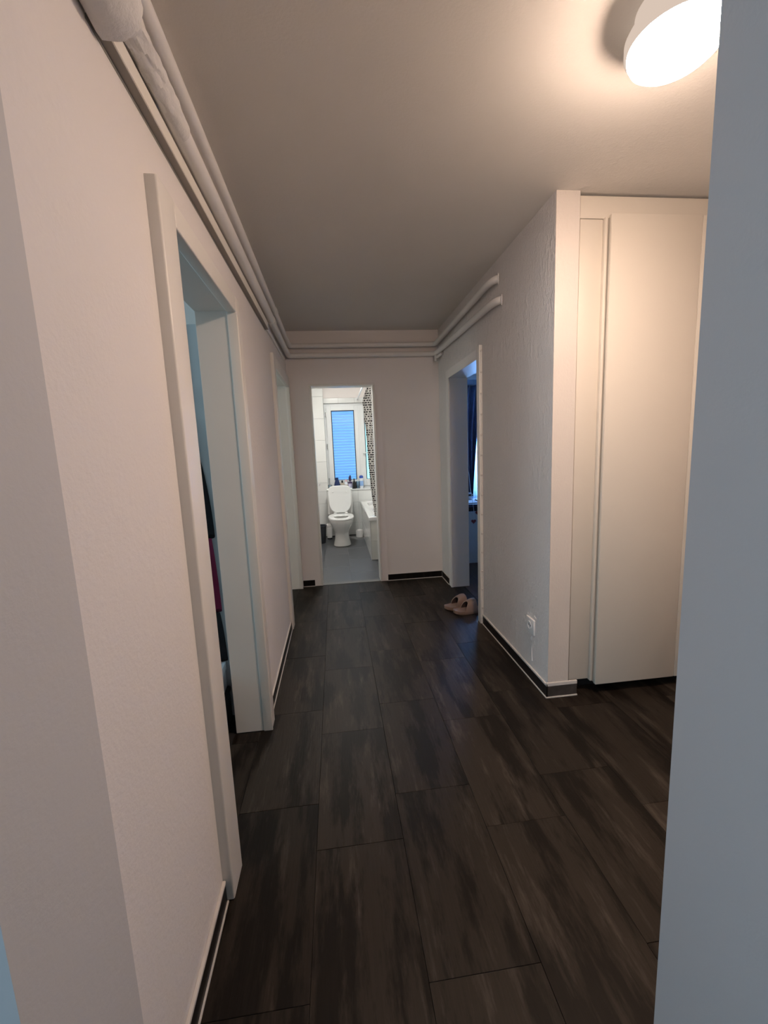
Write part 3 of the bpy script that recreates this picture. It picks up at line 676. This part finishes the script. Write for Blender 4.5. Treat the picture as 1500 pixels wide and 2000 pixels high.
loft(bm, [lidloop(0.88, -0.004), lidloop(0.95, -0.006), lidloop(0.985, -0.004), lidloop(1.0, 0.004), lidloop(0.99, 0.014), lidloop(0.9, 0.018)])
obj('lid', bm, 'seat', to, smooth=True)
for dx in (-0.085, 0.085):
    bm = BM(); tube(bm, [(TX+dx-0.02, 6.415, 0.436), (TX+dx+0.02, 6.415, 0.436)], 0.010, 10); obj('hinge', bm, 'seat', to, smooth=True)
    bm = BM(); bmesh.ops.create_uvsphere(bm, u_segments=10, v_segments=6, radius=0.010)
    for v in bm.verts: v.co = Vector((TX+dx*1.2+v.co.x*1.4, 6.432+v.co.y*0.6, 0.755+v.co.z))
    obj('buffer', bm, 'seat', to, smooth=True)
bm = BM(); box(bm, TX-0.19, TX+0.19, 6.475, 6.70, 0.40, 0.775, bev=0.022, seg=4); obj('cistern', bm, 'ceramic', to, smooth=True)
bm = BM(); box(bm, TX-0.197, TX+0.197, 6.470, 6.705, 0.770, 0.806, bev=0.014, seg=3); obj('cistern_lid', bm, 'ceramic', to, smooth=True)
bm = BM(); lathe(bm, [(0.022, 0), (0.022, 0.006), (0.018, 0.009)], (TX, 6.58, 0.806), 20); obj('flush_button', bm, 'chrome', to, smooth=True)
bm = BM(); tube(bm, [(TX-0.16, 6.60, 0.402), (TX-0.165, 6.62, 0.30), (TX-0.165, 6.75, 0.26), (TX-0.165, 6.832, 0.26)], 0.007, 8); obj('supply_hose', bm, 'chrome', to, smooth=True)

tb = thing('toilet_brush', 'white toilet brush in its round pot on the floor right of the toilet', 'toilet brush', (0.322, 6.60, 0.002))
bm = BM(); lathe(bm, [(0.050, 0), (0.056, 0.004), (0.056, 0.105), (0.052, 0.112), (0.046, 0.110), (0.044, 0.02)], (0.322, 6.60, 0.002), 28); obj('pot', bm, 'sock', tb, smooth=True)
bm = BM(); lathe(bm, [(0.043, 0.106), (0.043, 0.116), (0.020, 0.124), (0.010, 0.128)], (0.322, 6.60, 0.002), 24); obj('pot_lid', bm, 'sock', tb, smooth=True)
bm = BM(); tube(bm, [(0.322, 6.60, 0.12), (0.322, 6.60, 0.40), (0.322, 6.60, 0.435)], [0.006, 0.007, 0.010], 10); obj('handle', bm, 'sock', tb, smooth=True)

bn = thing('waste_bin', 'dark grey round waste bin on the bathroom floor left of the toilet', 'bin', (-0.295, 6.36, 0.002))
bm = BM(); lathe(bm, [(0.085, 0), (0.088, 0.004), (0.108, 0.25), (0.110, 0.262), (0.102, 0.262), (0.084, 0.012)], (-0.295, 6.36, 0.002), 32); obj('bin_body', bm, 'bin', bn, smooth=True)
bm = BM(); lathe(bm, [(0.109, 0.254), (0.1145, 0.256), (0.1145, 0.266), (0.106, 0.268)], (-0.295, 6.36, 0.002), 32, cap0=False, cap1=False); obj('rim', bm, 'bin', bn, smooth=True)
wp = thing('pedal_bin', 'narrow white bin with a dark foot between waste bin and toilet', 'bin', (-0.150, 6.62, 0.002))
bm = BM(); loft(bm, [rrect(-0.19, -0.11, 6.58, 6.70, 0.018, 0.022), rrect(-0.195, -0.105, 6.575, 6.705, 0.02, 0.19), rrect(-0.185, -0.115, 6.585, 6.695, 0.018, 0.20)]); obj('bin_body', bm, 'sock', wp, smooth=True)
bm = BM(); loft(bm, [rrect(-0.196, -0.104, 6.574, 6.706, 0.02, 0.203), rrect(-0.196, -0.104, 6.574, 6.706, 0.02, 0.228), rrect(-0.18, -0.12, 6.59, 6.69, 0.018, 0.245)]); obj('bin_lid', bm, 'sock', wp, smooth=True)
bm = BM(); loft(bm, [rrect(-0.186, -0.114, 6.584, 6.696, 0.016, 0.002), rrect(-0.186, -0.114, 6.584, 6.696, 0.016, 0.021)]); box(bm, -0.165, -0.135, 6.545, 6.585, 0.006, 0.014, bev=0.003); obj('foot', bm, 'black', wp)
wh = thing('wall_hook', 'tiny chrome hook on the tiles left of the window', 'hook', (-0.27, YE-0.007, 0.85))
bm = BM(); lathe(bm, [(0.012, 0), (0.012, 0.004)], (0, 0, 0), 14); bmesh.ops.rotate(bm, verts=bm.verts, cent=(0, 0, 0), matrix=Matrix.Rotation(math.radians(90), 3, 'X')); bmesh.ops.translate(bm, verts=bm.verts, vec=(-0.27, YE-0.0072, 0.85)); obj('rosette', bm, 'chrome', wh)
bm = BM(); tube(bm, [(-0.27, YE-0.010, 0.85), (-0.27, YE-0.032, 0.846), (-0.27, YE-0.038, 0.858)], 0.004, 8); obj('prong', bm, 'chrome', wh, smooth=True)

# ------------------------------------------------------------------ bathtub and shower curtain
tu = thing('bathtub', 'white bathtub with a tiled side along the right of the bathroom', 'bathtub', (0.75, 5.97, 0.0))
bx0, bx1, by0, by1, bz = 0.372, 1.126, 5.12, 6.832, 0.548
bm = BM(); loft(bm, [rrect(bx0+.004, bx1-.004, by0+.004, by1-.004, 0.012, bz-0.045), rrect(bx0, bx1, by0, by1, 0.014, bz-0.042), rrect(bx0, bx1, by0, by1, 0.014, bz-0.008), rrect(bx0+.008, bx1-.008, by0+.008, by1-.008, 0.012, bz),
                rrect(bx0+.085, bx1-.075, by0+.10, by1-.09, 0.16, bz), rrect(bx0+.10, bx1-.09, by0+.115, by1-.105, 0.16, bz-0.012), rrect(bx0+.13, bx1-.12, by0+.18, by1-.15, 0.16, 0.25), rrect(bx0+.19, bx1-.18, by0+.30, by1-.25, 0.12, 0.16)])
obj('tub', bm, 'enamel', tu, smooth=True)
bm = BM(); box(bm, bx0+0.020, bx1-0.006, by0+0.020, by0+0.06, 0.003, bz-0.044); box(bm, bx0+0.020, bx0+0.06, by0+0.06, by1-0.006, 0.003, bz-0.044); pan = obj('side_panel', bm, 'wallgrout', tu)
for z0, z1 in ((0.004, 0.245), (0.245, 0.502)):
    ys = [by0+0.013]+[by0+0.013+0.25*k for k in range(1, 7)]+[by1-0.006]
    for a, b in zip(ys[:-1], ys[1:]): piece('wall_tile', bx0+0.0165, (a+b)/2, (z0+z1)/2, 0.007, b-a-0.003, z1-z0-0.003, 'walltile', pan, 0.001)
    xs2 = [bx0+0.020, 0.562, 0.812, 1.062, bx1-0.006]
    for a, b in zip(xs2[:-1], xs2[1:]): piece('wall_tile', (a+b)/2, by0+0.0165, (z0+z1)/2, b-a-0.003, 0.007, z1-z0-0.003, 'walltile2', pan, 0.001)

scu = thing('shower_curtain', 'white shower curtain printed with short black dashes gathered beside the bathtub', 'curtain', (0.7, 5.2, 2.1))
bm = BM(); uvl = bm.loops.layers.uv.new('UVMap'); nu, nv = 150, 30; grid = []; arcl = [0.0]
def cpt(s, v):     # s along cloth 0..1, v 0 top .. 1 bottom
    ph = s*2*math.pi*8; w = math.sin(ph)
    E_ = ((0, .43), (.03, .415), (.125, .358), (.19, .370), (.38, .388), (.59, .400), (.81, .420), (1.0, .450))
    for (v0, e0), (v1, e1) in zip(E_[:-1], E_[1:]):
        if v <= v1: break
    e = e0+(e1-e0)*(v-v0)/(v1-v0)
    x = e+0.004+(0.56+0.425-e)*s+0.010*math.sin(2*ph)
    return (x, 5.165+0.024*w+0.05*s+0.010*math.sin(v*4+s*21)+0.05*v, 2.150-1.60*v)
for i in range(1, nu+1):
    a, b = cpt((i-1)/nu, 0.5), cpt(i/nu, 0.5); arcl.append(arcl[-1]+math.dist(a, b))
for i in range(nu+1): grid.append([bm.verts.new(cpt(i/nu, j/nv)) for j in range(nv+1)])
for i in range(nu):
    for j in range(nv):
        f = bm.faces.new((grid[i][j], grid[i+1][j], grid[i+1][j+1], grid[i][j+1]))
        for lp, (ii, jj) in zip(f.loops, ((i, j), (i+1, j), (i+1, j+1), (i, j+1))): lp[uvl].uv = (arcl[ii], 2.15-1.60*jj/nv)
obj('cloth', bm, 'dash', scu, smooth=True)
for k in range(8):
    xx = 0.47+k*0.07; bm = BM(); rr = [(xx, 5.175+0.022*math.cos(2*math.pi*i/16), 2.160+0.022*math.sin(2*math.pi*i/16)) for i in range(17)]; tube(bm, rr, 0.003, 6, cap=False); obj('curtain_ring', bm, 'pvc', scu, smooth=True)
rod = thing('curtain_rod', 'white shower curtain rod above the bathtub edge', 'rod', (0.44, 5.6, 2.168))
bm = BM(); tube(bm, [(0.40, YE-0.008, 2.168), (0.40, 5.255, 2.168)]+arc((0.40, 5.175, 2.168), (0.40, 5.255, 2.168), (0.48, 5.175, 2.168))[1:]+[(1.128, 5.175, 2.168)], 0.011, 12); obj('pole', bm, 'pvc', rod, smooth=True)
for a, b in (((0.40, YE-0.018, 2.168), (0.40, YE-0.0075, 2.168)), ((1.119, 5.175, 2.168), (1.1295, 5.175, 2.168))):
    bm = BM(); tube(bm, [a, b], 0.024, 16); obj('end_flange', bm, 'pvc', rod, smooth=True)

bl = thing('added_bathroom_lamp', 'round lit ceiling lamp added out of view to brighten the bathroom', 'lamp', (0.05, 5.45, H))  # added lamp, out of view, makes the bathroom brighter and more neutral
bm = BM(); lathe(bm, [(0.16, -0.03), (0.165, -0.025), (0.165, -0.0005)], (0.05, 5.45, H), 36); obj('lamp_housing', bm, 'lampbase', bl, smooth=True)
bm = BM(); lathe(bm, [(0.155, -0.031), (0.150, -0.055), (0.11, -0.075), (0.05, -0.083)], (0.05, 5.45, H), 36); obj('lamp_diffuser', bm, 'bathglow', bl, smooth=True)

# ------------------------------------------------------------------ toiletries on the bathroom sill
SZ = 0.7575
def bottle(name, x, y, label, cat, parts):
    t = thing(name, label, cat, (x, y, SZ), 'toiletries on the bathroom window sill')
    for nm, prof, mat, sq in parts:
        bm = BM(); lathe(bm, prof, (x, y, SZ), 24)
        if sq:
            for v in bm.verts: v.co.y = y+(v.co.y-y)*sq
        obj(nm, bm, mat, t, smooth=True)
    return t
yb = YE+0.025
bottle('glass_jar', -0.105, yb, 'small clear glass jar with a chrome top at the left end of the sill', 'jar', [('body', [(0.030, 0), (0.033, 0.006), (0.033, 0.07), (0.024, 0.08)], 'tumbler', 0), ('pump', [(0.012, 0.081), (0.012, 0.11), (0.006, 0.125), (0.006, 0.16)], 'chrome', 0)])
bottle('navy_bottle', 0.012, yb, 'navy blue tapered shampoo bottle behind the toilet cistern', 'bottle', [('body', [(0.056, 0), (0.058, 0.01), (0.050, 0.07), (0.034, 0.13), (0.024, 0.155)], 'navy', 0.6), ('cap', [(0.024, 0.156), (0.024, 0.186), (0.018, 0.19)], 'navy', 0.6)])
bottle('pump_bottle', 0.095, yb+0.02, 'short beige bottle with a round black cap on the sill', 'bottle', [('body', [(0.038, 0), (0.040, 0.005), (0.040, 0.085), (0.022, 0.10)], 'beige', 0.7), ('cap', [(0.012, 0.101), (0.014, 0.112), (0.014, 0.135), (0.008, 0.14)], 'black', 0)])
bottle('pink_topped_bottle', 0.158, yb+0.02, 'pale bottle with a pink cap between beige bottle and plum brush', 'bottle', [('body', [(0.027, 0), (0.029, 0.005), (0.029, 0.09), (0.014, 0.115)], 'whiteb', 0), ('label_band', [(0.0295, 0.02), (0.0295, 0.07)], 'beige', 0), ('cap', [(0.011, 0.116), (0.013, 0.13), (0.013, 0.15), (0.008, 0.155)], 'pink', 0)])
t = bottle('brush_cup', 0.222, yb+0.03, 'lilac and white cup on the sill holding a dark plum brush', 'cup', [('cup', [(0.028, 0), (0.034, 0.004), (0.036, 0.11), (0.034, 0.11), (0.030, 0.01)], 'lilac', 0), ('band', [(0.0368, 0.085), (0.0372, 0.108)], 'plum', 0)])
bz_ = thing('hair_brush', 'dark plum brush standing upright in the lilac cup', 'brush', (0.222, yb+0.03, SZ+0.012))
bm = BM(); tube(bm, [(0.224, yb+0.03, SZ+0.014), (0.222, yb+0.03, SZ+0.12), (0.222, yb+0.03, SZ+0.14), (0.222, yb+0.03, SZ+0.175), (0.230, yb+0.03, SZ+0.215)], [0.006, 0.008, 0.020, 0.022, 0.010], 14); obj('brush_head', bm, 'plum', bz_, smooth=True)
bottle('black_bottle', 0.287, YE+0.0, 'slim black tapered bottle beside the lilac cup', 'bottle', [('body', [(0.026, 0), (0.028, 0.006), (0.026, 0.09), (0.018, 0.115), (0.012, 0.125)], 'black', 0.8), ('cap', [(0.011, 0.126), (0.011, 0.16), (0.008, 0.165)], 'black', 0)])
bottle('drinking_glass', 0.347, YE+0.015, 'clear blue tinted drinking glass on the sill', 'glass', [('glass', [(0.028, 0), (0.030, 0.004), (0.035, 0.115), (0.033, 0.115), (0.028, 0.01)], 'tumbler', 0)])
bottle('white_bottle', 0.405, YE+0.02, 'tall white bottle with a blue flip cap at the right of the sill', 'bottle', [('body', [(0.032, 0), (0.034, 0.006), (0.034, 0.15), (0.026, 0.165)], 'whiteb', 0.7), ('label_band', [(0.0345, 0.04), (0.0345, 0.12)], 'paleb', 0.72), ('cap', [(0.030, 0.166), (0.034, 0.185), (0.024, 0.205), (0.010, 0.21)], 'bluecap', 0.8)])

# ------------------------------------------------------------------ right room: desk, curtains, hearts
dk = thing('desk', 'white desk with a dark top in the room behind the right doorway', 'desk', (1.95, 4.95, 0.002))
bm = BM(); box(bm, 1.36, 2.60, 4.67, 5.25, 0.672, 0.700, bev=0.004); obj('desk_top', bm, 'deskdark', dk)
bm = BM(); box(bm, 1.36, 2.60, 4.665, 4.671, 0.640, 0.672, bev=0.001); box(bm, 1.38, 2.58, 4.72, 5.22, 0.612, 0.640); obj('drawer_gap', bm, 'cabin', dk)
bm = BM(); box(bm, 1.38, 2.58, 4.680, 4.698, 0.003, 0.612, bev=0.002); obj('front_panel', bm, 'deskwhite', dk)
bm = BM(); box(bm, 1.38, 1.40, 4.698, 5.22, 0.003, 0.612); obj('side_panel', bm, 'deskwhite', dk)
bm = BM(); box(bm, 2.56, 2.58, 4.698, 5.22, 0.003, 0.612); obj('side_panel', bm, 'deskwhite', dk)
def heart(x, z, s, label):
    pts = []
    for i in range(32):
        a = 2*math.pi*i/32; pts.append((x+s*16*math.sin(a)**3/17, z+s*(13*math.cos(a)-5*math.cos(2*a)-2*math.cos(3*a)-math.cos(4*a))/17))
    bm = BM(); loft(bm, [[(p, 4.6795, q) for p, q in pts], [(p, 4.674, q) for p, q in pts]]); return tag(obj('paper_heart', bm, 'heart'), label, 'heart', 'dark red hearts on the desk front')
heart(1.556, 0.500, 0.030, 'small dark red heart on the white desk front')
heart(1.606, 0.598, 0.030, 'dark red heart just below the dark desk edge')
def flat(name, x0, x1, y0, y1, z0, z1, mat, label, cat, group=None):
    bm = BM(); box(bm, x0, x1, y0, y1, z0, z1, bev=min(0.002, (z1-z0)*0.3)); return tag(obj(name, bm, mat), label, cat, group)
flat('paper_stack', 1.52, 1.66, 4.74, 4.96, 0.7005, 0.712, 'paper', 'stack of white papers near the desk edge', 'paper')
flat('notebook', 1.70, 1.84, 4.86, 5.06, 0.7005, 0.716, 'paper', 'pale notebook lying right of the paper stack', 'notebook')
flat('remote_control', 1.672, 1.692, 4.80, 4.95, 0.7005, 0.718, 'black', 'black remote control between papers and notebook', 'remote')
mg = thing('mug', 'white mug at the back of the desk behind the right doorway', 'mug', (1.645, 5.14, 0.7005))
bm = BM(); lathe(bm, [(0.034, 0), (0.038, 0.004), (0.040, 0.085), (0.036, 0.085), (0.034, 0.01)], (1.645, 5.14, 0.7005), 24); obj('cup', bm, 'whiteb', mg, smooth=True)
bm = BM(); tube(bm, [(1.684, 5.14, 0.765), (1.707, 5.14, 0.758), (1.709, 5.14, 0.735), (1.683, 5.14, 0.722)], 0.005, 8); obj('handle', bm, 'whiteb', mg, smooth=True)
bm = BM(); lathe(bm, [(0.0402, 0.045), (0.0406, 0.07)], (1.645, 5.14, 0.7005), 24); obj('band', bm, 'black', mg, smooth=True)
crd = BM(); tube(crd, [(1.500, 4.66, 1.05), (1.512, 4.655, 0.90), (1.535, 4.655, 0.75), (1.552, 4.655, 0.64), (1.560, 4.66, 0.53)], 0.003, 8); tube(crd, [(1.500, 4.66, 1.05), (1.46, 4.70, 1.30), (1.40, 4.75, 1.62), (1.37, 4.78, 1.9), (1.365, 4.79, 2.508)], 0.003, 8)
tag(obj('hanging_cord', crd, 'paper', smooth=True), 'thin white cord hanging down in front of the desk', 'cord')
def drape(name, label, x0t, x1t, x0b, x1b, y, z0, z1, folds, amp, mat):
    bm = BM(); nu, nv = folds*12, 24; g = []
    for i in range(nu+1):
        s = i/nu; row = []
        for j in range(nv+1):
            v = j/nv; a = x0t+(x0b-x0t)*v**2; b = x1t+(x1b-x1t)*v**0.6
            row.append(bm.verts.new((a+(b-a)*s, y+amp*math.sin(2*math.pi*folds*s)*(1-0.3*v), z1+(z0-z1)*v)))
        g.append(row)
    for i in range(nu):
        for j in range(nv): bm.faces.new((g[i][j], g[i+1][j], g[i+1][j+1], g[i][j+1]))
    return tag(obj(name, bm, mat, smooth=True), label, 'curtain')
drape('window_curtain', 'dark navy curtain gathered at the window of the right room', 1.94, 2.40, 2.14, 2.195, 6.62, 0.56, 2.303, 4, 0.03, 'curt')
drape('sheer_curtain', 'thin white sheer curtain glowing with daylight beside the navy curtain', 2.10, 3.30, 2.10, 3.30, 6.74, 0.30, 2.30, 14, 0.02, 'sheer')
cr2 = BM(); box(cr2, 1.60, 3.35, 6.575, 6.80, 2.304, 2.385, bev=0.004); tag(obj('curtain_rail', cr2, 'rail'), 'grey curtain rail box above the navy curtain', 'rail')
w3 = struct('window_2', [(2.20, 2.26, YE+0.06, YE+0.13, 0.55, 2.30), (3.24, 3.30, YE+0.06, YE+0.13, 0.55, 2.30), (2.26, 3.24, YE+0.06, YE+0.13, 0.55, 0.62), (2.26, 3.24, YE+0.06, YE+0.13, 2.23, 2.30)], 'pvc')
bm = BM(); box(bm, 2.26, 3.24, YE+0.09, YE+0.096, 0.62, 2.23); obj('pane', bm, 'glass', w3)
